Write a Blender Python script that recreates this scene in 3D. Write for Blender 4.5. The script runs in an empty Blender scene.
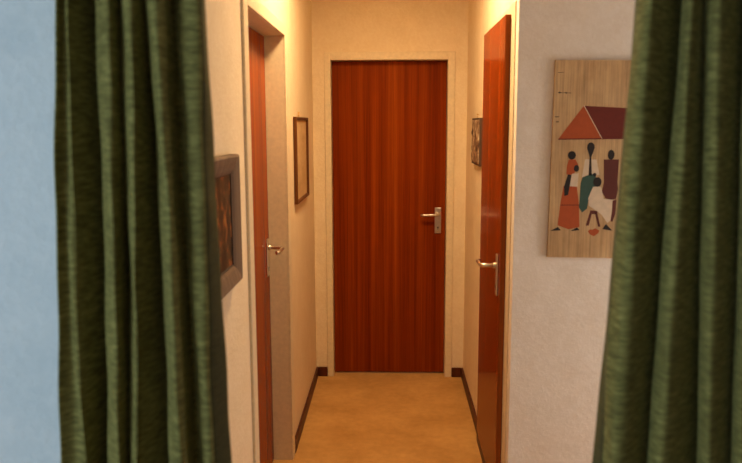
import bpy, bmesh, math, random
from mathutils import Vector, Matrix
random.seed(4)
scn = bpy.context.scene
COL = scn.collection

# ------------------------------------------------------------------ room
XL, XR, D = -0.4836, 0.4568, 4.5393      # corridor walls, end wall
CEIL = 2.6
HALL = 2.734                             # face of the wall that carries the cloth picture
PART = 1.29                              # face of the dividing wall the curtains hang before

# ------------------------------------------------------------------ materials
def mat(name):
    m = bpy.data.materials.new(name); m.use_nodes = True
    nt = m.node_tree; b = nt.nodes['Principled BSDF']
    return m, nt, b
def N(nt, kind, **kw):
    n = nt.nodes.new(kind)
    for k, v in kw.items():
        if k in n.inputs: n.inputs[k].default_value = v
        else: setattr(n, k, v)
    return n
def coords(nt, scale):
    tc = nt.nodes.new('ShaderNodeTexCoord'); mp = nt.nodes.new('ShaderNodeMapping')
    mp.inputs['Scale'].default_value = scale
    nt.links.new(tc.outputs['Object'], mp.inputs['Vector'])
    return mp.outputs['Vector']
def noise(nt, vec, scale=1.0, detail=4.0, rough=0.5):
    n = N(nt, 'ShaderNodeTexNoise'); n.inputs['Scale'].default_value = scale
    n.inputs['Detail'].default_value = detail; n.inputs['Roughness'].default_value = rough
    nt.links.new(vec, n.inputs['Vector']); return n.outputs['Fac']
def ramp(nt, fac, stops):
    r = nt.nodes.new('ShaderNodeValToRGB'); e = r.color_ramp.elements
    while len(e) < len(stops): e.new(0.5)
    for el, (p, c) in zip(e, stops): el.position = p; el.color = (*c, 1)
    nt.links.new(fac, r.inputs['Fac']); return r.outputs['Color']
def bump(nt, b, height, strength, dist=0.002):
    n = nt.nodes.new('ShaderNodeBump'); n.inputs['Strength'].default_value = strength
    n.inputs['Distance'].default_value = dist
    nt.links.new(height, n.inputs['Height']); nt.links.new(n.outputs['Normal'], b.inputs['Normal'])
def mix(nt, fac, a, bb, mode='MIX'):
    n = nt.nodes.new('ShaderNodeMix'); n.data_type = 'RGBA'; n.blend_type = mode
    if isinstance(fac, (int, float)): n.inputs['Factor'].default_value = fac
    else: nt.links.new(fac, n.inputs['Factor'])
    for s, v in ((6, a), (7, bb)):
        if isinstance(v, tuple): n.inputs[s].default_value = (*v, 1)
        else: nt.links.new(v, n.inputs[s])
    return n.outputs[2]
def plain(name, col, rough=0.5, metal=0.0):
    m, nt, b = mat(name)
    v = coords(nt, (60, 60, 60)); f = noise(nt, v, 1, 3)
    c = ramp(nt, f, [(0.3, tuple(x*0.93 for x in col)), (0.7, tuple(min(1, x*1.05) for x in col))])
    nt.links.new(c, b.inputs['Base Color'])
    b.inputs['Roughness'].default_value = rough; b.inputs['Metallic'].default_value = metal
    return m

def wallpaper(name, c0, c1):
    m, nt, b = mat(name)
    v = coords(nt, (1, 1, 1))
    a = noise(nt, v, 58, 4, 0.65); c = noise(nt, v, 240, 2, 0.5); s = noise(nt, v, 9, 4, 0.6)
    r1 = ramp(nt, a, [(0.42, (0, 0, 0)), (0.66, (1, 1, 1))])
    h = mix(nt, 0.3, r1, c)
    col = ramp(nt, s, [(0.3, c0), (0.7, c1)])
    col = mix(nt, 0.10, col, r1, 'SOFT_LIGHT')
    nt.links.new(col, b.inputs['Base Color']); b.inputs['Roughness'].default_value = 0.75
    b.inputs['Specular IOR Level'].default_value = 0.14
    bump(nt, b, h, 0.38, 0.003); return m

def carpet():
    m, nt, b = mat('beige_carpet')
    v = coords(nt, (1, 1, 1))
    big = noise(nt, v, 3.2, 4, 0.6); fine = noise(nt, v, 260, 2, 0.7); mid = noise(nt, v, 28, 3)
    c = ramp(nt, big, [(0.32, (0.45, 0.235, 0.070)), (0.66, (0.585, 0.325, 0.108))])
    c = mix(nt, 0.35, c, ramp(nt, fine, [(0.3, (0.25, 0.25, 0.25)), (0.7, (0.75, 0.75, 0.75))]), 'OVERLAY')
    c = mix(nt, 0.18, c, ramp(nt, mid, [(0.3, (0.3, 0.3, 0.3)), (0.7, (0.7, 0.7, 0.7))]), 'OVERLAY')
    nt.links.new(c, b.inputs['Base Color']); b.inputs['Roughness'].default_value = 0.95
    b.inputs['Specular IOR Level'].default_value = 0.1
    bump(nt, b, fine, 0.6, 0.004); return m

def veneer(name, dark, mid_, light, rough=0.28, sx=1.0, ior=1.3):
    m, nt, b = mat(name)
    f1 = noise(nt, coords(nt, (17*sx, 17*sx, 0.25)), 1, 4, 0.6)
    f2 = noise(nt, coords(nt, (150*sx, 150*sx, 1.3)), 1, 3, 0.6)
    f3 = noise(nt, coords(nt, (260, 260, 9)), 1, 2, 0.6)
    c = ramp(nt, f1, [(0.30, dark), (0.5, mid_), (0.68, light)])
    c = mix(nt, 0.33, c, ramp(nt, f2, [(0.3, (0.22, 0.22, 0.22)), (0.7, (0.78, 0.78, 0.78))]), 'OVERLAY')
    c = mix(nt, 0.15, c, ramp(nt, f3, [(0.35, (0.25, 0.25, 0.25)), (0.6, (0.6, 0.6, 0.6))]), 'OVERLAY')
    nt.links.new(c, b.inputs['Base Color']); b.inputs['Roughness'].default_value = rough
    b.inputs['Specular IOR Level'].default_value = 0.25; b.inputs['IOR'].default_value = ior; b.inputs['Specular Tint'].default_value = (1.0, 0.55, 0.28, 1)
    bump(nt, b, f3, 0.06, 0.001); return m

def velvet(name, dk, md, lt):
    m, nt, b = mat(name)
    f1 = noise(nt, coords(nt, (40, 40, 210)), 1, 4, 0.6)
    f2 = noise(nt, coords(nt, (10, 10, 34)), 1, 3, 0.6)
    f3 = noise(nt, coords(nt, (500, 500, 260)), 1, 2, 0.5)
    c = ramp(nt, f1, [(0.3, dk), (0.5, md), (0.72, lt)])
    c = mix(nt, 0.25, c, ramp(nt, f2, [(0.3, (0.3, 0.3, 0.3)), (0.7, (0.7, 0.7, 0.7))]), 'OVERLAY')
    nt.links.new(c, b.inputs['Base Color']); b.inputs['Roughness'].default_value = 0.85
    b.inputs['Specular IOR Level'].default_value = 0.15
    b.inputs['Sheen Weight'].default_value = 0.25; b.inputs['Sheen Roughness'].default_value = 0.4
    b.inputs['Sheen Tint'].default_value = (0.7, 0.7, 0.3, 1)
    h = mix(nt, 0.4, f1, f3); bump(nt, b, h, 0.35, 0.003); return m

def cloth_ground():
    m, nt, b = mat('painted_cloth_ground')
    f1 = noise(nt, coords(nt, (170, 20, 5)), 1, 4, 0.6)
    f2 = noise(nt, coords(nt, (9, 9, 6)), 1, 4, 0.6)
    c = ramp(nt, f2, [(0.3, (0.40, 0.24, 0.105)), (0.7, (0.58, 0.385, 0.19))])
    c = mix(nt, 0.45, c, ramp(nt, f1, [(0.3, (0.25, 0.25, 0.25)), (0.65, (0.7, 0.7, 0.7))]), 'OVERLAY')
    nt.links.new(c, b.inputs['Base Color']); b.inputs['Roughness'].default_value = 0.85; return m

def dark_painting():
    m, nt, b = mat('dark_floral_painting')
    v = coords(nt, (1, 1, 1))
    f = noise(nt, v, 24, 3, 0.55)
    c = ramp(nt, f, [(0.44, (0.012, 0.010, 0.007)), (0.53, (0.07, 0.035, 0.014)), (0.60, (0.28, 0.075, 0.02)), (0.70, (0.36, 0.20, 0.05))])
    nt.links.new(c, b.inputs['Base Color']); b.inputs['Roughness'].default_value = 0.35
    bump(nt, b, f, 0.3, 0.002); return m

def old_print():
    m, nt, b = mat('tan_print')
    v = coords(nt, (3, 5, 16)); f = noise(nt, v, 1, 4, 0.6)
    c = ramp(nt, f, [(0.35, (0.50, 0.33, 0.155)), (0.6, (0.63, 0.44, 0.23))])
    nt.links.new(c, b.inputs['Base Color']); b.inputs['Roughness'].default_value = 0.6; return m

def carved():
    m, nt, b = mat('carved_wood')
    v = coords(nt, (1, 1, 1)); f = noise(nt, v, 26, 4, 0.65)
    c = ramp(nt, f, [(0.38, (0.05, 0.022, 0.010)), (0.47, (0.20, 0.10, 0.05)), (0.58, (0.40, 0.29, 0.19)), (0.7, (0.52, 0.42, 0.30))])
    nt.links.new(c, b.inputs['Base Color']); b.inputs['Roughness'].default_value = 0.6
    bump(nt, b, f, 0.6, 0.006); return m

def opal(strength, col):
    m, nt, b = mat('lit_opal_glass')
    b.inputs['Base Color'].default_value = (0.9, 0.85, 0.75, 1)
    b.inputs['Emission Color'].default_value = (*col, 1); b.inputs['Emission Strength'].default_value = strength
    return m
def clear_glass():
    m, nt, b = mat('clear_glass')
    b.inputs['Base Color'].default_value = (1, 1, 1, 1); b.inputs['Roughness'].default_value = 0.02
    b.inputs['Transmission Weight'].default_value = 1.0; b.inputs['IOR'].default_value = 1.05
    return m

M = dict(
    paper=wallpaper('woodchip_wallpaper', (0.77, 0.69, 0.58), (0.83, 0.76, 0.66)), blue_cast_paper=wallpaper('daylight_tinted_wallpaper', (0.64, 0.715, 0.76), (0.74, 0.79, 0.82)), cpaper=wallpaper('cream_corridor_paper', (0.77, 0.635, 0.43), (0.82, 0.69, 0.49)), carpet=carpet(), ceil=plain('white_ceiling', (0.80, 0.76, 0.68), 0.9),  # the near-room paper has the daylight's blue cast put into its colour
    cream=plain('cream_frame_paint', (0.74, 0.62, 0.42), 0.45),
    sapele=veneer('sapele_veneer', (0.135, 0.016, 0.0016), (0.20, 0.030, 0.0026), (0.29, 0.058, 0.006), 0.38),
    mahog=veneer('brown_side_veneer', (0.165, 0.021, 0.0012), (0.22, 0.034, 0.0018), (0.29, 0.056, 0.003), 0.17, 1.0, 1.13),
    edge=veneer('dark_edge_band', (0.20, 0.052, 0.012), (0.28, 0.078, 0.018), (0.36, 0.11, 0.026), 0.35),
    skirt=veneer('dark_skirting', (0.05, 0.015, 0.008), (0.085, 0.024, 0.012), (0.12, 0.036, 0.016), 0.4),
    panel=veneer('bounce_damping_brown', (0.07, 0.035, 0.018), (0.11, 0.055, 0.028), (0.16, 0.08, 0.04), 0.5),  # brown added on unseen near walls to cut bounce light on the curtains
    nickel=plain('brushed_nickel', (0.72, 0.66, 0.56), 0.30, 1.0), black=plain('black_hole', (0.02, 0.02, 0.02), 0.8),
    brass=plain('old_brass', (0.60, 0.42, 0.18), 0.4, 1.0),
    velvet=velvet('green_slub_velvet', (0.085, 0.075, 0.020), (0.172, 0.152, 0.044), (0.29, 0.258, 0.082)),
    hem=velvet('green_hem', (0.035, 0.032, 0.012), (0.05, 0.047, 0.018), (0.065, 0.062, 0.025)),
    pframe=veneer('grey_brown_frame', (0.13, 0.088, 0.060), (0.19, 0.130, 0.088), (0.25, 0.175, 0.12), 0.5, 2.0),
    lip=plain('dark_lip', (0.035, 0.020, 0.012), 0.5),
    thin=veneer('walnut_thin_frame', (0.06, 0.022, 0.008), (0.10, 0.036, 0.012), (0.14, 0.052, 0.018), 0.4),
    paint=dark_painting(), pprint=old_print(), carved=carved(), rustic=plain('dark_plaque_edge', (0.06, 0.028, 0.013), 0.7),
    ground=cloth_ground(),
    orange=plain('ochre_red', (0.40, 0.075, 0.016), 0.85), roof_dark=plain('deep_red_brown', (0.14, 0.018, 0.008), 0.85),
    pale=plain('bone_white', (0.66, 0.52, 0.36), 0.85), dark=plain('near_black', (0.020, 0.014, 0.012), 0.85),
    teal=plain('teal_paint', (0.040, 0.085, 0.062), 0.85), brown=plain('red_brown_paint', (0.105, 0.022, 0.014), 0.85),
    glass=clear_glass(), white=plain('white_lacquer', (0.8, 0.8, 0.78), 0.4),
    lamp=opal(158.0, (1.0, 0.68, 0.35)),
)

# ------------------------------------------------------------------ building helpers
def box(bm, lo, hi, bev=0.0, mi=0):
    vs = [bm.verts.new((x, y, z)) for x in (lo[0], hi[0]) for y in (lo[1], hi[1]) for z in (lo[2], hi[2])]
    fs = [bm.faces.new([vs[i] for i in q]) for q in
          ((0, 1, 3, 2), (4, 6, 7, 5), (0, 4, 5, 1), (2, 3, 7, 6), (0, 2, 6, 4), (1, 5, 7, 3))]
    for f in fs: f.material_index = mi
    if bev > 0:
        es = {e for f in fs for e in f.edges}
        r = bmesh.ops.bevel(bm, geom=list(es), offset=bev, segments=2, affect='EDGES', profile=0.5)
        for f in r['faces']: f.material_index = mi
def tube(bm, pts, rads, seg=14, cap=True, flat=1.0):
    pts = [Vector(p) for p in pts]
    if isinstance(rads, (int, float)): rads = [rads]*len(pts)
    rings = []; up0 = None
    for i, p in enumerate(pts):
        t = (pts[min(i+1, len(pts)-1)] - pts[max(i-1, 0)]).normalized()
        if up0 is None: up0 = Vector((0, 0, 1)) if abs(t.z) < 0.9 else Vector((1, 0, 0))
        s = t.cross(up0).normalized(); u = s.cross(t).normalized()
        rings.append([bm.verts.new(p + rads[i]*(math.cos(a)*s + flat*math.sin(a)*u)) for a in [2*math.pi*k/seg for k in range(seg)]])
    for a, b in zip(rings, rings[1:]):
        for k in range(seg): bm.faces.new((a[k], a[(k+1) % seg], b[(k+1) % seg], b[k])).smooth = True
    if cap: bm.faces.new(rings[0][::-1]); bm.faces.new(rings[-1])
def arc(pts, n=6):
    # round the inner corners of a polyline
    P = [Vector(p) for p in pts]; out = [P[0]]
    for a, b, c in zip(P, P[1:], P[2:]):
        r = min((a-b).length, (c-b).length)*0.45
        p, q = b+(a-b).normalized()*r, b+(c-b).normalized()*r
        for k in range(n+1):
            t = k/n; out.append((1-t)**2*p + 2*t*(1-t)*b + t*t*q)
    out.append(P[-1]); return out
def lathe(bm, prof, c, seg=32, axis='Z'):
    rings = []
    for r, h in prof:
        ring = []
        for k in range(seg):
            a = 2*math.pi*k/seg; x, y = r*math.cos(a), r*math.sin(a)
            v = {'Z': (x, y, h), 'X': (h, x, y), 'Y': (x, h, y)}[axis]
            ring.append(bm.verts.new(Vector(c)+Vector(v)))
        rings.append(ring)
    for a, b in zip(rings, rings[1:]):
        for k in range(seg): bm.faces.new((a[k], a[(k+1) % seg], b[(k+1) % seg], b[k])).smooth = True
    bm.faces.new(rings[0][::-1]); bm.faces.new(rings[-1])
def torus(bm, c, R, r, axis='X', n=24, m=8):
    rings = []
    for i in range(n):
        a = 2*math.pi*i/n; ring = []
        for j in range(m):
            b = 2*math.pi*j/m; rr = R + r*math.cos(b); h = r*math.sin(b)
            v = (h, rr*math.cos(a), rr*math.sin(a)) if axis == 'X' else (rr*math.cos(a), h, rr*math.sin(a))
            ring.append(bm.verts.new(Vector(c)+Vector(v)))
        rings.append(ring)
    for i in range(n):
        for j in range(m):
            bm.faces.new((rings[i][j], rings[(i+1) % n][j], rings[(i+1) % n][(j+1) % m], rings[i][(j+1) % m])).smooth = True

def wpos(o):
    p = Vector((0, 0, 0))
    while o: p += o.location; o = o.parent
    return p
def obj(name, bm, mats, parent=None, loc=None, label=None):
    """link a bmesh, given in room coordinates, as one mesh object"""
    if not any(e.is_boundary for e in bm.edges): bmesh.ops.recalc_face_normals(bm, faces=bm.faces)
    base = wpos(parent) if parent else Vector((0, 0, 0))
    L = Vector(loc) if loc else (base if parent else Vector((0, 0, 0)))
    bmesh.ops.translate(bm, verts=bm.verts, vec=-L)
    me = bpy.data.meshes.new(name); bm.to_mesh(me); bm.free()
    for m in (mats if isinstance(mats, (list, tuple)) else [mats]): me.materials.append(m)
    o = bpy.data.objects.new(name, me); COL.objects.link(o)
    if parent: o.parent = parent
    o.location = L - base if parent else L
    if label: o['label'] = label
    return o
def thing(name, label, cat, loc, kind=None, group=None):
    o = bpy.data.objects.new(name, None); COL.objects.link(o); o.location = loc; o.empty_display_size = 0.1
    tag(o, label, cat, kind, group); return o
def tag(o, label, cat, kind=None, group=None):
    o['label'] = label; o['category'] = cat
    if kind: o['kind'] = kind
    if group: o['group'] = group
    return o
def boxes(name, lst, m, parent=None, bev=0.0, label=None, loc=None):
    bm = bmesh.new()
    for lo, hi in lst: box(bm, lo, hi, bev)
    return obj(name, bm, m, parent, loc, label)

# ------------------------------------------------------------------ the shell
X0, X1, Y0 = -2.0, 2.2, -2.6
tag(boxes('floor', [((X0-.15, Y0-.15, -0.1), (X1+.15, D+.15, 0))], M['carpet']), 'beige carpet covering the corridor floor', 'floor', 'structure')
tag(boxes('ceiling', [((X0-.15, Y0-.15, CEIL), (X1+.15, D+.15, CEIL+.1))], M['ceil']), 'pale ceiling above the corridor', 'ceiling', 'structure')
LDN, LDF, LDT = 2.452, 3.368, 2.02            # hole for the door in the left wall
tag(boxes('wall_left', [((XL-.22, PART+.12, 0), (XL, LDN, CEIL)), ((XL-.22, LDF, 0), (XL, D+.15, CEIL)), ((XL-.22, LDN, LDT), (XL, LDF, CEIL))], M['cpaper']),
    'textured cream corridor wall with two framed pictures on it', 'wall', 'structure')
RDN, RDF, RDT = 2.895, 3.53, 2.005            # hole for the door in the right wall
tag(boxes('wall_right', [((XR, HALL+.13, 0), (XR+.15, RDN, CEIL)), ((XR, RDF, 0), (XR+.15, D+.15, CEIL)), ((XR, RDN, RDT), (XR+.15, RDF, CEIL))], M['cpaper']),
    'textured cream corridor wall beside the half-lit side door and plaque', 'wall', 'structure')
FDL, FDR, FDT = -0.395, 0.362, 2.015          # hole in the end wall
tag(boxes('wall_back', [((XL, D, 0), (FDL, D+.15, CEIL)), ((FDR, D, 0), (XR, D+.15, CEIL)), ((FDL, D, FDT), (FDR, D+.15, CEIL))], M['cpaper']),
    'cream wall closing the corridor around the reddish door', 'wall', 'structure')
tag(boxes('wall_hall', [((XR, HALL, 0), (X1, HALL+.13, CEIL))], M['paper']), 'pinkish textured wall carrying the painted cloth picture', 'wall', 'structure')
tag(boxes('wall_front', [((X0, PART, 0), (XL, PART+.12, CEIL)), ((0.72, PART, 0), (X1, PART+.12, CEIL)), ((XL, PART, 2.2), (0.72, PART+.12, CEIL))], M['blue_cast_paper']),
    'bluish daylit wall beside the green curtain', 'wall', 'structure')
WY0, WY1, WZ0, WZ1 = -1.55, 0.05, 0.55, 2.15
tag(boxes('wall_near_left', [((X0-.15, Y0-.15, 0), (X0, WY0, CEIL)), ((X0-.15, WY1, 0), (X0, PART+.12, CEIL)), ((X0-.15, WY0, 0), (X0, WY1, WZ0)), ((X0-.15, WY0, WZ1), (X0, WY1, CEIL))], M['blue_cast_paper']),
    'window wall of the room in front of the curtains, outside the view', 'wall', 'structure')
HY0, HY1, HZ0, HZ1 = 1.55, 2.35, 0.10, 1.75
tag(boxes('wall_near_right', [((X1, Y0-.15, 0), (X1+.15, HY0, CEIL)), ((X1, HY1, 0), (X1+.15, HALL+.13, CEIL)), ((X1, HY0, 0), (X1+.15, HY1, HZ0)), ((X1, HY0, HZ1), (X1+.15, HY1, CEIL))], M['panel']), 'far side wall of the hall, hidden by the curtain', 'wall', 'structure')
w = thing('hall_fill_window', 'added hall window for fill light, unseen behind the right-hand curtain', 'window', (X1+.08, (HY0+HY1)/2, HZ0), 'structure')  # unseen window, added to brighten the cloth picture wall
bm = bmesh.new(); t = .05
for lo, hi in (((HY0, HZ0), (HY0+t, HZ1)), ((HY1-t, HZ0), (HY1, HZ1)), ((HY0+t, HZ0), (HY1-t, HZ0+t)), ((HY0+t, HZ1-t), (HY1-t, HZ1))):
    box(bm, (X1+.05, lo[0], lo[1]), (X1+.11, hi[0], hi[1]), .004)
obj('window_frame', bm, M['white'], w)
boxes('pane', [((X1+.08, HY0+t, HZ0+t), (X1+.085, HY1-t, HZ1-t))], M['glass'], w)
VX0, VX1 = -1.55, -0.45
tag(boxes('wall_near_back', [((X0, Y0-.15, 0), (VX0, Y0, CEIL)), ((VX1, Y0-.15, 0), (X1, Y0, CEIL)), ((VX0, Y0-.15, 0), (VX1, Y0, WZ0)), ((VX0, Y0-.15, WZ1), (VX1, Y0, CEIL))], M['panel']), 'wall behind the viewer', 'wall', 'structure')
w = thing('window_1', 'daylit window on the left of the viewer', 'window', (X0-.08, (WY0+WY1)/2, WZ0), 'structure')
bm = bmesh.new(); t = .06; ym = (WY0+WY1)/2
for lo, hi in (((WY0, WZ0), (WY0+t, WZ1)), ((WY1-t, WZ0), (WY1, WZ1)), ((WY0+t, WZ0), (WY1-t, WZ0+t)), ((WY0+t, WZ1-t), (WY1-t, WZ1)), ((ym-.03, WZ0+t), (ym+.03, WZ1-t))):
    box(bm, (X0-.11, lo[0], lo[1]), (X0-.05, hi[0], hi[1]), .004)
obj('window_frame', bm, M['white'], w)
boxes('pane', [((X0-.085, WY0+t, WZ0+t), (X0-.08, WY1-t, WZ1-t))], M['glass'], w)

w = thing('rear_fill_window', 'added window for fill light, unseen behind the viewer', 'window', ((VX0+VX1)/2, Y0-.08, WZ0), 'structure')  # second unseen window, added for frontal fill through the opening
bm = bmesh.new(); xm = (VX0+VX1)/2
for lo, hi in (((VX0, WZ0), (VX0+t, WZ1)), ((VX1-t, WZ0), (VX1, WZ1)), ((VX0+t, WZ0), (VX1-t, WZ0+t)), ((VX0+t, WZ1-t), (VX1-t, WZ1)), ((xm-.03, WZ0+t), (xm+.03, WZ1-t))):
    box(bm, (lo[0], Y0-.11, lo[1]), (hi[0], Y0-.05, hi[1]), .004)
obj('window_frame', bm, M['white'], w)
boxes('pane', [((VX0+t, Y0-.085, WZ0+t), (VX1-t, Y0-.08, WZ1-t))], M['glass'], w)

BH, BT = 0.062, 0.013
def skirting(name, lo, hi, label):
    bm = bmesh.new(); box(bm, lo, hi, .004)
    tag(obj(name, bm, M['skirt'], loc=((lo[0]+hi[0])/2, (lo[1]+hi[1])/2, 0)), label, 'baseboard', 'structure')
skirting('baseboard_left', (XL, 3.411, 0), (XL+BT, D, BH), 'dark brown baseboard along the wall under the thin framed print')
skirting('baseboard_right', (XR-BT, 3.582, 0), (XR, D, BH), 'dark brown baseboard running to the side door opposite the thin framed print')
skirting('baseboard_back_left', (XL+BT, D-BT, 0), (-0.4125, D, BH), 'short dark baseboard between end door frame and the picture-hung wall')
skirting('baseboard_back_right', (0.3835, D-BT, 0), (XR-BT, D, BH), 'short dark baseboard between end door frame and the plaque wall')
skirting('baseboard_near_left', (XL, PART+.12, 0), (XL+BT, 2.409, BH), 'dark baseboard below the big framed painting')
skirting('baseboard_hall', (XR+.0, HALL-BT, 0), (X1, HALL, BH), 'dark baseboard below the painted cloth picture')

# ------------------------------------------------------------------ door 1: the reddish door at the corridor's end
def frame_u(bm, a0, a1, o0, o1, zi, zo, put, d0, d1, bev=.003):
    """three-sided frame: a0..a1 inner, o0..o1 outer; put maps (along, depth, z) to room axes"""
    for (p, q, z0, z1) in ((o0, a0, 0, zo), (a1, o1, 0, zo), (a0, a1, zi, zo)):
        A, B = put(p, d0, z0), put(q, d1, z1)
        box(bm, tuple(min(i, j) for i, j in zip(A, B)), tuple(max(i, j) for i, j in zip(A, B)), bev)

d1 = thing('door_1', 'reddish brown wooden door closing the end of the corridor', 'door', (0, D, 0), 'structure')
put = lambda a, d, z: (a, d, z)
bm = bmesh.new()
frame_u(bm, -0.372, 0.339, -0.411, 0.382, 1.990, 2.037, put, D-.011, D+.001)
frame_u(bm, -0.372, 0.339, FDL+.001, FDR-.001, 1.990, 2.013, put, D+.001, D+.13, .001)
frame_u(bm, -0.350, 0.317, -0.372, 0.339, 1.968, 1.990, put, D+.106, D+.13, .001)
obj('door_frame', bm, M['cream'], d1)
bm = bmesh.new(); box(bm, (-0.3695, D+.062, .008), (0.3365, D+.104, 1.9875), .002)
leaf = obj('door_leaf', bm, M['sapele'], d1)
def handle(leaf, P, n, a, zl=1.052, z0=.932, z1=1.098, reach=.062, long=.112, plate_w=.040):
    """lever handle on a face: P point on the face (at plate centre), n out of the face, a along the lever"""
    P = Vector(P); n = Vector(n); a = Vector(a); U = Vector((0, 0, 1))
    def q(i, j, z): v = P + a*i + n*j; return Vector((v.x, v.y, z))
    A, B = q(-plate_w/2, 0, z0), q(plate_w/2, .007, z1)
    bm = bmesh.new(); box(bm, tuple(min(i, j) for i, j in zip(A, B)), tuple(max(i, j) for i, j in zip(A, B)), .003)
    obj('handle_plate', bm, M['nickel'], leaf)
    bm = bmesh.new()
    tube(bm, [q(0, .005, zl), q(0, .020, zl)], [.0125, .0115], 18)
    pts = arc([q(0, .015, zl), q(0, reach, zl), q(long, reach, zl-.002), q(long+.012, reach-.012, zl-.004)], 7)
    tube(bm, pts, [.0085]*len(pts), 14)
    obj('lever', bm, M['nickel'], leaf)
    bm = bmesh.new()
    C = q(0, .0075, z0+.038)
    ax = 'X' if abs(n.x) > .5 else 'Y'; s = 1 if (n.x+n.y) > 0 else -1
    lathe(bm, [(.0048, 0), (.0048, .0008*s)], C, 14, ax)
    A, B = q(-.002, .0075, z0+.024), q(.002, .0083, z0+.038)
    box(bm, tuple(min(i, j) for i, j in zip(A, B)), tuple(max(i, j) for i, j in zip(A, B)))
    obj('keyhole', bm, M['black'], leaf)
    bm = bmesh.new()
    for z in (z0+.010, z1-.010): lathe(bm, [(.0035, 0), (.003, .0012*s)], q(0, .0068, z), 12, ax)
    obj('plate_screws', bm, M['brass'], leaf)
handle(leaf, (0.291, D+.062, 0), (0, -1, 0), (-1, 0, 0), 1.044, .922, 1.086, .056, .095)

# ------------------------------------------------------------------ door 2: deep-set door in the left wall
d2 = thing('door_2', 'brown door set deep in a cream frame in the left wall', 'door', (XL, 2.91, 0), 'structure')
put = lambda a, d, z: (XL - d, a, z)
bm = bmesh.new()
frame_u(bm, 2.480, 3.338, 2.410, 3.408, 1.995, 2.043, put, -.010, .001)
frame_u(bm, 2.480, 3.338, LDN+.001, LDF-.001, 1.995, LDT-.001, put, .001, .219, .001)
frame_u(bm, 2.505, 3.313, 2.480, 3.338, 1.972, 1.995, put, .127, .150, .001)
obj('door_frame', bm, M['cream'], d2)
bm = bmesh.new(); box(bm, (XL-.125, 2.483, .007), (XL-.084, 3.334, 1.9925), .002)
leaf = obj('door_leaf', bm, M['mahog'], d2)
handle(leaf, (XL-.084, 3.275, 0), (1, 0, 0), (0, -1, 0), 1.052, .920, 1.092, .074, .112)

# ------------------------------------------------------------------ door 3: overlapping door in the right wall
d3 = thing('door_3', 'narrow brown door standing proud of the right wall', 'door', (XR, 3.21, 0), 'structure')
put = lambda a, d, z: (XR + d, a, z)
bm = bmesh.new()
frame_u(bm, 2.925, 3.50, 2.795, 3.580, 1.975, 2.052, put, -.004, .001, .001)
frame_u(bm, 2.925, 3.50, RDN+.001, RDF-.001, 1.975, RDT-.001, put, .001, .10, .001)
obj('door_frame', bm, M['cream'], d3)
boxes('threshold', [((XR-.022, 2.80, 0), (XR-.004, 3.58, .062)), ((XR-.004, 2.926, 0), (XR+.10, 3.499, .05))], M['skirt'], d3, .003)
bm = bmesh.new(); box(bm, (XR-.026, 2.882, .068), (XR-.0045, 3.541, 2.016), .0015)
for f in bm.faces:
    f.normal_update()
    if abs(f.normal.x) < .5: f.material_index = 1
leaf = obj('door_leaf', bm, [M['mahog'], M['edge']], d3)
boxes('door_rebate', [((XR-.0045, 2.93, .07), (XR+.03, 3.495, 1.97))], M['edge'], leaf)
handle(leaf, (XR-.026, 2.945, 0), (-1, 0, 0), (0, 1, 0), 1.036, .912, 1.082, .068, .112)

# ------------------------------------------------------------------ pictures on the left wall
def picture_frame_mesh(bm, y0, y1, z0, z1, xw, wdt, depth, inset):
    """mitred, inward sloping frame on the plane x = xw, facing +x"""
    prof = [(0, 0), (0, depth*.8), (wdt*.12, depth), (wdt*.45, depth*.86), (wdt*.8, inset+.006), (wdt, inset), (wdt, 0)]
    rings = []
    for (sy, sz) in ((0, 0), (1, 0), (1, 1), (0, 1)):
        ring = []
        for (i, h) in prof:
            ring.append(bm.verts.new((xw+h, (y1-i) if sy else (y0+i), (z1-i) if sz else (z0+i))))
        rings.append(ring)
    for k in range(4):
        a, b = rings[k], rings[(k+1) % 4]
        for j in range(len(prof)): bm.faces.new((a[j], a[(j+1) % len(prof)], b[(j+1) % len(prof)], b[j]))
P0 = XL + .002
by0, by1, bz0, bz1 = 1.80, 2.186, 1.137, 1.519
pf = thing('framed_painting', 'dark floral painting in a broad brown frame, half behind the curtain', 'picture', (XL, (by0+by1)/2, bz0))
bm = bmesh.new(); picture_frame_mesh(bm, by0, by1, bz0, bz1, P0, .054, .028, .012)
obj('picture_frame', bm, M['pframe'], pf)
bm = bmesh.new()
i0, i1 = .053, .058
for lo, hi in (((by0+i0, bz0+i0), (by0+i1, bz1-i0)), ((by1-i1, bz0+i0), (by1-i0, bz1-i0)), ((by0+i1, bz0+i0), (by1-i1, bz0+i1)), ((by0+i1, bz1-i1), (by1-i1, bz1-i0))):
    box(bm, (P0+.004, lo[0], lo[1]), (P0+.0115, hi[0], hi[1]), .001)
obj('inner_lip', bm, M['lip'], pf, label='thin dark inner lip of the frame')
boxes('canvas', [((P0+.001, by0+.05, bz0+.05), (P0+.009, by1-.05, bz1-.05))], M['paint'], pf, label='dark painting with red and ochre flowers')

sy0, sy1, sz0, sz1 = 3.61, 4.105, 1.212, 1.643
pf = thing('framed_print', 'pale tan print in a thin dark frame beside the end door', 'picture', (XL, (sy0+sy1)/2, sz0))
bm = bmesh.new(); picture_frame_mesh(bm, sy0, sy1, sz0, sz1, P0, .016, .018, .008)
fr = obj('picture_frame', bm, M['thin'], pf)
boxes('mount', [((P0+.001, sy0+.014, sz0+.014), (P0+.006, sy1-.014, sz1-.014))], M['pprint'], pf, label='pale tan printed sheet')
bm = bmesh.new(); torus(bm, (P0+.004, 3.79, sz1+.009), .010, .002, 'X')
tube(bm, [(XL, 3.79, sz1+.022), (XL+.012, 3.79, sz1+.024)], [.0022, .0035], 10)
obj('hanger', bm, M['brass'], fr, label='small brass hanging ring and nail')

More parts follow.
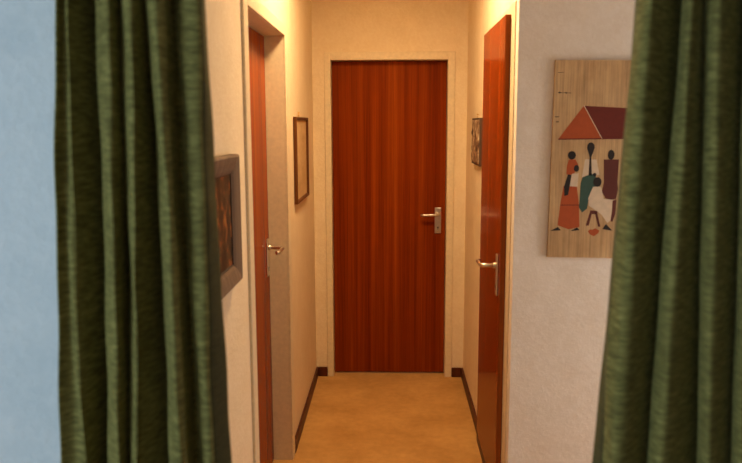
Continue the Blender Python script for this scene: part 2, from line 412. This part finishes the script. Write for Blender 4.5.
# ------------------------------------------------------------------ carved plaque on the right wall
qy0, qy1, qz0, qz1 = 3.735, 4.085, 1.392, 1.636
pq = thing('carved_plaque', 'small carved brown plaque beside the side door', 'plaque', (XR, (qy0+qy1)/2, qz0))
bm = bmesh.new(); box(bm, (XR-.016, qy0, qz0), (XR-.001, qy1, qz1), .002)
obj('backing_board', bm, M['rustic'], pq)
bm = bmesh.new(); ny, nz = 46, 36
from mathutils import noise as mn
g = []
for i in range(ny+1):
    row = []
    for j in range(nz+1):
        y = qy0+.012+(qy1-qy0-.024)*i/ny; z = qz0+.010+(qz1-qz0-.020)*j/nz
        e = 0 if i in (0, ny) or j in (0, nz) else 1
        h = .002+.007*max(0, mn.noise(Vector((y*26, z*26, 3.1)))+.35)*e
        row.append(bm.verts.new((XR-.0155-h, y, z)))
    g.append(row)
for i in range(ny):
    for j in range(nz): bm.faces.new((g[i][j], g[i+1][j], g[i+1][j+1], g[i][j+1])).smooth = True
bd = [e for e in bm.edges if e.is_boundary]
r = bmesh.ops.extrude_edge_only(bm, edges=bd)
for v in [v for v in r['geom'] if isinstance(v, bmesh.types.BMVert)]: v.co.x = XR-.0150
obj('relief', bm, M['carved'], pq, label='carved relief in pale and dark brown')
bm = bmesh.new(); tube(bm, [(XR, 3.91, qz1+.018), (XR-.012, 3.91, qz1+.021)], [.002, .0035], 10)
tube(bm, [(XR-.008, 3.91, qz1+.018), (XR-.008, 3.91, qz1-.004)], .0012, 8)
obj('hanger', bm, M['brass'], pq, label='nail and wire loop above the board')

# ------------------------------------------------------------------ painted cloth picture on the hall wall
SH = [
('roof_dark', 1, [(0.695, 1.669), (0.765, 1.55), (0.945, 1.553), (0.897, 1.658)]),
('orange', 2, [(0.608, 1.55), (0.695, 1.669), (0.765, 1.55)]),
('pale', 3, [(0.694, 1.67), (0.697, 1.67), (0.767, 1.55), (0.764, 1.55)]),
('roof_dark', 3, [(0.607, 1.551), (0.945, 1.554), (0.945, 1.55), (0.607, 1.547)]),
('orange', 1, [(0.648, 1.475), (0.672, 1.475), (0.683, 1.457), (0.68, 1.44), (0.664, 1.419), (0.641, 1.421), (0.642, 1.452)]),
('dark', 2, [(0.647, 1.421), (0.66, 1.418), (0.65, 1.345), (0.636, 1.341), (0.634, 1.376)]),
('pale', 2, [(0.661, 1.423), (0.686, 1.425), (0.683, 1.375), (0.655, 1.377)]),
('dark', 3, ('e', .6585, 1.4905, .0145, .0155)), ('dark', 3, ('e', .677, 1.4425, .0097, .0125)),
('orange', 1, [(0.632, 1.378), (0.681, 1.376), (0.691, 1.309), (0.696, 1.226), (0.656, 1.217), (0.615, 1.232), (0.623, 1.314)]),
('roof_dark', 2, [(0.623, 1.309), (0.691, 1.309), (0.691, 1.306), (0.623, 1.306)]),
('dark', 2, [(0.589, 1.211), (0.617, 1.226), (0.628, 1.213)]), ('dark', 2, [(0.663, 1.21), (0.687, 1.224), (0.697, 1.214)]),
('pale', 1, [(0.707, 1.476), (0.749, 1.475), (0.762, 1.419), (0.724, 1.414), (0.698, 1.409)]),
('dark', 3, ('e', .7265, 1.5195, .0135, .018)),
('dark', 2, [(0.716, 1.508), (0.738, 1.508), (0.729, 1.485), (0.734, 1.416), (0.722, 1.416), (0.723, 1.485)]),
('teal', 2, [(0.7, 1.41), (0.723, 1.419), (0.749, 1.424), (0.748, 1.376), (0.732, 1.357), (0.725, 1.323), (0.721, 1.294), (0.703, 1.28), (0.691, 1.299), (0.693, 1.327), (0.694, 1.385)]),
('pale', 3, [(0.74, 1.375), (0.769, 1.375), (0.781, 1.33), (0.803, 1.328), (0.822, 1.326), (0.826, 1.28), (0.818, 1.256), (0.797, 1.241), (0.777, 1.27), (0.755, 1.287), (0.728, 1.304), (0.724, 1.333)]),
('dark', 4, ('e', .755, 1.3925, .015, .0177)), ('dark', 4, ('e', .744, 1.4195, .006, .0067)),
('brown', 2, [(0.775, 1.475), (0.83, 1.475), (0.828, 1.39), (0.832, 1.366), (0.825, 1.33), (0.807, 1.327), (0.788, 1.332), (0.773, 1.357), (0.779, 1.39)]),
('brown', 4, [(0.813, 1.324), (0.827, 1.328), (0.825, 1.274), (0.816, 1.245), (0.809, 1.248), (0.813, 1.293)]),
('dark', 3, ('e', .801, 1.492, .012, .018)),
('brown', 2, [(0.734, 1.288), (0.761, 1.285), (0.758, 1.274), (0.739, 1.274), (0.73, 1.231), (0.719, 1.231)]),
('brown', 2, [(0.751, 1.277), (0.759, 1.279), (0.773, 1.227), (0.765, 1.226)]),
('dark', 4, [(0.781, 1.218), (0.793, 1.237), (0.817, 1.212)]),
('orange', 2, [(0.728, 1.209), (0.735, 1.217), (0.745, 1.215), (0.754, 1.221), (0.77, 1.212), (0.766, 1.203), (0.75, 1.191), (0.736, 1.198)]),
('dark', 1, [(0.600, 1.7175), (0.648, 1.716), (0.648, 1.714), (0.600, 1.7155)]), ('dark', 1, ('e', .607, 1.7165, .003, .0035)), ('dark', 1, ('e', .630, 1.7155, .002, .003)),
('dark', 1, [(0.598, 1.788), (0.620, 1.789), (0.620, 1.7875), (0.598, 1.7865)]),
('dark', 1, ('e', .602, 1.612, .006, .0018)), ('dark', 1, ('e', .600, 1.630, .009, .0015)),
]
names = ['ground', 'orange', 'roof_dark', 'pale', 'dark', 'teal', 'brown']
cl = thing('painted_cloth_picture', 'painted cloth picture of robed figures under a red roof', 'picture', (0.785, HALL, 1.11))
bm = bmesh.new()
px0, px1, pz0, pz1 = 0.588, 0.985, 1.110, 1.832
# the panel hangs a touch out of true: lower edge shifted to the left
cs = [(px0-.0065, pz0+.002), (px1-.0065, pz0-.004), (px1, pz1-.004), (px0+.001, pz1)]
F = [bm.verts.new((x, HALL-.018, z)) for x, z in cs]; Bk = [bm.verts.new((x, HALL-.002, z)) for x, z in cs]
bm.faces.new(F); bm.faces.new(Bk[::-1])
for k in range(4): bm.faces.new((F[k], F[(k+1) % 4], Bk[(k+1) % 4], Bk[k]))
def shape(bm, q, mi):
    n, l, pts = SH[q]
    if pts[0] == 'e': pts = [(pts[1]+pts[3]*math.cos(2*math.pi*k/18), pts[2]+pts[4]*math.sin(2*math.pi*k/18)) for k in range(18)]
    y1, y0 = HALL-.0176, HALL-.018-.0004*l
    a = [bm.verts.new((x, y0, z)) for x, z in pts]; b = [bm.verts.new((x, y1, z)) for x, z in pts]
    fs = [bm.faces.new(a)] + [bm.faces.new((a[k], a[(k+1) % len(a)], b[(k+1) % len(a)], b[k])) for k in range(len(a))]
    for f in fs: f.material_index = mi
for q in (27, 28, 29, 30, 31, 32): shape(bm, q, 1)
obj('panel', bm, [M['ground'], M['dark']], cl)
def painted(name, idx, label):
    bm = bmesh.new(); used = []
    for q in idx:
        if SH[q][0] not in used: used.append(SH[q][0])
        shape(bm, q, used.index(SH[q][0]))
    obj(name, bm, [M[n] for n in used], cl, label=label)
painted('painted_roof', (0, 1, 2, 3), 'painted red and brown house roof')
painted('painted_figure', (4, 5, 6, 7, 8, 9, 10, 11, 12), 'painted figure in a red robe carrying a child')
painted('painted_figure', (13, 14, 15, 16), 'painted long-necked figure in white and teal')
painted('painted_figure', (17, 18, 19, 23, 24, 25, 26), 'painted bending figure in white')
painted('painted_figure', (20, 21, 22), 'painted figure in a brown robe')

# ------------------------------------------------------------------ curtains
def smooth(a, b, t): t = t*t*(3-2*t); return a+(b-a)*t
def interp(rows, z, j):
    (z0, a), (z1, b), (z2, c) = [(r[0], r[1][j]) for r in rows]     # top, mid, bottom
    if z > z0: return a + (a-b)/(z0-z1)*0.35*(z-z0)
    if z < z2: return c + (c-b)/(z2-z1)*0.30*(z-z2)
    # quadratic through the three rows
    return (a*(z-z1)*(z-z2)/((z0-z1)*(z0-z2)) + b*(z-z0)*(z-z2)/((z1-z0)*(z1-z2)) + c*(z-z0)*(z-z1)/((z2-z0)*(z2-z1)))
RINGS = []
def curtain(label, rows, dys, hem_left, hem_right, ph):
    zt, zb = 2.230, 0.003
    n = len(dys); sub = 8; nz = 90
    xs0 = [interp(rows, zt, j) for j in range(n)]
    t = thing('curtain', label, 'curtain', ((rows[1][1][0]+rows[1][1][-1])/2, 1.2, 0), None, 'green curtains in the opening')
    def P(s, z):
        k = min(int(s), n-2); f = s-k
        x = [interp(rows, z, j) for j in range(n)]
        # Catmull-Rom through the fold points, in plan
        cr = lambda p: .5*((2*p[1])+(p[2]-p[0])*f+(2*p[0]-5*p[1]+4*p[2]-p[3])*f*f+(3*p[1]-p[0]-3*p[2]+p[3])*f**3)
        q = [max(k-1, 0), k, k+1, min(k+2, n-1)]
        X = cr([x[i] for i in q]); Y = cr([dys[i] for i in q])
        amp = 1.0 - .25*max(0, (z-1.8)/.5)
        w = .0010*math.sin(z*7+s*1.2+ph)+.0008*math.sin(z*15+s*2.1+ph)+.0006*math.sin(z*31+s*3.1)
        return (X+w, 1.2+Y*amp+w*.8, z)
    def sheet(s0, s1, name, m, par, th, off=0.0):
        bm = bmesh.new(); N_ = max(3, int((s1-s0)*sub)); g = []
        for j in range(nz+1):
            z = zt+(zb-zt)*j/nz
            g.append([bm.verts.new(Vector(P(s0+(s1-s0)*i/N_, z))) for i in range(N_+1)])
        for j in range(nz):
            for i in range(N_): bm.faces.new((g[j][i], g[j][i+1], g[j+1][i+1], g[j+1][i])).smooth = True
        bmesh.ops.recalc_face_normals(bm, faces=bm.faces)
        for f in bm.faces:
            f.normal_update()
        if sum(f.normal.y for f in bm.faces) > 0: bmesh.ops.reverse_faces(bm, faces=bm.faces)
        o = obj(name, bm, m, par)
        md = o.modifiers.new('cloth_thickness', 'SOLIDIFY'); md.thickness = th; md.offset = -1
        return o
    a, b = hem_left, n-1-hem_right
    sheet(a, b, 'velvet_panel', M['velvet'], t, .003)
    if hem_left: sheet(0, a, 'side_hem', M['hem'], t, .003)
    if hem_right: sheet(b, n-1, 'side_hem', M['hem'], t, .003)
    RINGS.extend([P(j, zt) for j in range(n) if dys[j] < -.035])
    return t
curtain('dark green velvet curtain between the bluish daylit wall and the framed painting',
    [(1.8, [-0.5190, -0.5180, -0.5060, -0.5040, -0.4840, -0.4740, -0.4450, -0.4340, -0.4400, -0.4340, -0.4060, -0.3950, -0.3980, -0.3940, -0.3670, -0.3540, -0.3540, -0.3320, -0.3040, -0.3060]),
     (1.43, [-0.5420, -0.5330, -0.5200, -0.5130, -0.4900, -0.4810, -0.4530, -0.4430, -0.4480, -0.4410, -0.4160, -0.4080, -0.3900, -0.3860, -0.3620, -0.3520, -0.3490, -0.3280, -0.3060, -0.2990]),
     (1.024, [-0.5640, -0.5430, -0.5260, -0.5190, -0.5080, -0.4990, -0.4680, -0.4570, -0.4650, -0.4560, -0.4330, -0.4290, -0.3900, -0.3870, -0.3610, -0.3480, -0.3450, -0.3260, -0.3050, -0.2860])],
    [-0.038, -0.022, -0.03, -0.018, 0.05, -0, -0.042, -0.03, 0.05, -0, -0.042, -0.03, 0.05, -0, -0.042, -0.03, 0.018, -0.012, -0.012, 0.04], 0, 1.0, 0.0)
curtain('dark green velvet curtain hanging over the edge of the painted cloth picture',
    [(1.8, [0.3900, 0.3850, 0.3830, 0.3880, 0.4090, 0.4820, 0.4530, 0.4490, 0.4670, 0.5190, 0.4890, 0.4860, 0.5100, 0.5830, 0.5500, 0.5440, 0.5660, 0.6280, 0.5930, 0.5820, 0.6000, 0.6480]),
     (1.43, [0.3750, 0.3680, 0.3660, 0.3750, 0.4020, 0.4740, 0.4450, 0.4450, 0.4690, 0.5360, 0.5050, 0.5030, 0.5280, 0.5980, 0.5640, 0.5590, 0.5820, 0.6520, 0.6160, 0.6050, 0.6240, 0.6790]),
     (1.024, [0.3530, 0.3580, 0.3620, 0.3710, 0.3970, 0.4670, 0.4380, 0.4410, 0.4690, 0.5530, 0.5210, 0.5190, 0.5440, 0.6130, 0.5780, 0.5750, 0.6030, 0.6780, 0.6410, 0.6300, 0.6510, 0.7130])],
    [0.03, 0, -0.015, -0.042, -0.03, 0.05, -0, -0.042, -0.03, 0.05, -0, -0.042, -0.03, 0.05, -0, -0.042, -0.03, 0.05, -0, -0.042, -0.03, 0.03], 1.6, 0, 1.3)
rd = thing('curtain_rod', 'brass rod above the view carrying both green curtains', 'curtain rod', (0.05, 1.2, 2.26))
bm = bmesh.new(); tube(bm, [(-0.72, 1.2, 2.276), (0.90, 1.2, 2.274)], .011, 16); obj('rod', bm, M['brass'], rd)
for X, Y, Z in RINGS:
    bm = bmesh.new(); torus(bm, (X, 1.2, 2.262), .024, .003, 'X', 24, 8); obj('curtain_ring', bm, M['brass'], rd)
for x in (-.735, .915):
    bm = bmesh.new(); lathe(bm, [(.011, -.022), (.022, -.010), (.024, 0), (.022, .010), (.008, .022)], (x, 1.2, 2.274), 20, 'X'); obj('finial', bm, M['brass'], rd)
for x in (-.66, .84):
    bm = bmesh.new(); tube(bm, [(x, 1.2, 2.264), (x, 1.2, 2.250), (x, PART, 2.250)], .006, 10); lathe(bm, [(.02, -.004), (.02, 0)], (x, PART, 2.250), 18, 'Y'); obj('bracket', bm, M['brass'], rd)

# ------------------------------------------------------------------ lights
LX, LY = -0.01, 3.10
lp = thing('ceiling_lamp', 'round opal ceiling lamp above the corridor, just outside the view', 'lamp', (LX, LY, CEIL))
bm = bmesh.new(); lathe(bm, [(.165, 0), (.165, -.062), (.160, -.062), (.155, -.045), (.152, -.028)], (LX, LY, CEIL), 40); obj('lamp_base', bm, M['white'], lp)
bm = bmesh.new(); lathe(bm, [(.146, -.030), (.140, -.036), (.11, -.043), (.06, -.047), (.004, -.048)], (LX, LY, CEIL), 40); obj('lamp_shade', bm, M['lamp'], lp, label='glowing shallow opal glass dish')

L = bpy.data.lights.new('window_daylight', 'AREA'); L.shape = 'RECTANGLE'; L.size = WZ1-WZ0-.1; L.size_y = WY1-WY0-.1
L.energy = 47; L.color = (0.60, 0.80, 0.96)
lo = bpy.data.objects.new('window_daylight', L); COL.objects.link(lo)
lo.location = (X0-.02, (WY0+WY1)/2, (WZ0+WZ1)/2); lo.rotation_euler = (0, math.radians(-90), 0)

L = bpy.data.lights.new('rear_fill_light', 'AREA'); L.shape = 'RECTANGLE'; L.size = VX1-VX0-.1; L.size_y = WZ1-WZ0-.1  # weak added fill from behind the camera
L.energy = 4; L.color = (0.80, 0.90, 1.0)
lo = bpy.data.objects.new('rear_fill_light', L); COL.objects.link(lo)
lo.location = ((VX0+VX1)/2, Y0-.02, (WZ0+WZ1)/2); lo.rotation_euler = (math.radians(90), 0, 0)

L = bpy.data.lights.new('hall_fill_light', 'AREA'); L.shape = 'RECTANGLE'; L.size = HZ1-HZ0-.1; L.size_y = HY1-HY0-.1  # added warm fill for the hall, source unseen
L.energy = 14.5; L.color = (1.0, 0.83, 0.72)
lo = bpy.data.objects.new('hall_fill_light', L); COL.objects.link(lo)
lo.location = (X1+.02, (HY0+HY1)/2, (HZ0+HZ1)/2); lo.rotation_euler = (0, math.radians(90), 0)

W = bpy.data.worlds.new('sky'); scn.world = W; W.use_nodes = True
nt = W.node_tree; bg = nt.nodes['Background']
bg.inputs['Color'].default_value = (0.6, 0.8, 1.0, 1); bg.inputs['Strength'].default_value = 1.0

# ------------------------------------------------------------------ camera
cam = bpy.data.cameras.new('camera'); co = bpy.data.objects.new('camera', cam); COL.objects.link(co); scn.camera = co
cam.sensor_fit = 'HORIZONTAL'; cam.sensor_width = 36.0; cam.lens = 733.46/742*36.0
cam.clip_start = 0.02
pitch, yaw, roll = 0.1451, -0.0286, -0.0032
Fw = Vector((math.sin(yaw)*math.cos(pitch), math.cos(yaw)*math.cos(pitch), -math.sin(pitch)))
r = Vector((math.cos(yaw), -math.sin(yaw), 0)); u = r.cross(Fw)
r2 = math.cos(roll)*r+math.sin(roll)*u; u2 = -math.sin(roll)*r+math.cos(roll)*u
m = Matrix((r2, u2, -Fw)).transposed().to_4x4(); m.translation = Vector((0, 0, 1.605)); co.matrix_world = m
cam.dof.use_dof = True; cam.dof.focus_distance = 4.3; cam.dof.aperture_fstop = 4.0

scn.view_settings.view_transform = 'Standard'; scn.view_settings.look = 'None'
scn.view_settings.exposure = 0.0; scn.view_settings.gamma = 1.0; scn.view_settings.use_curve_mapping = False
scn.cycles.use_denoising = True
scn.cycles.max_bounces = 10; scn.cycles.diffuse_bounces = 6
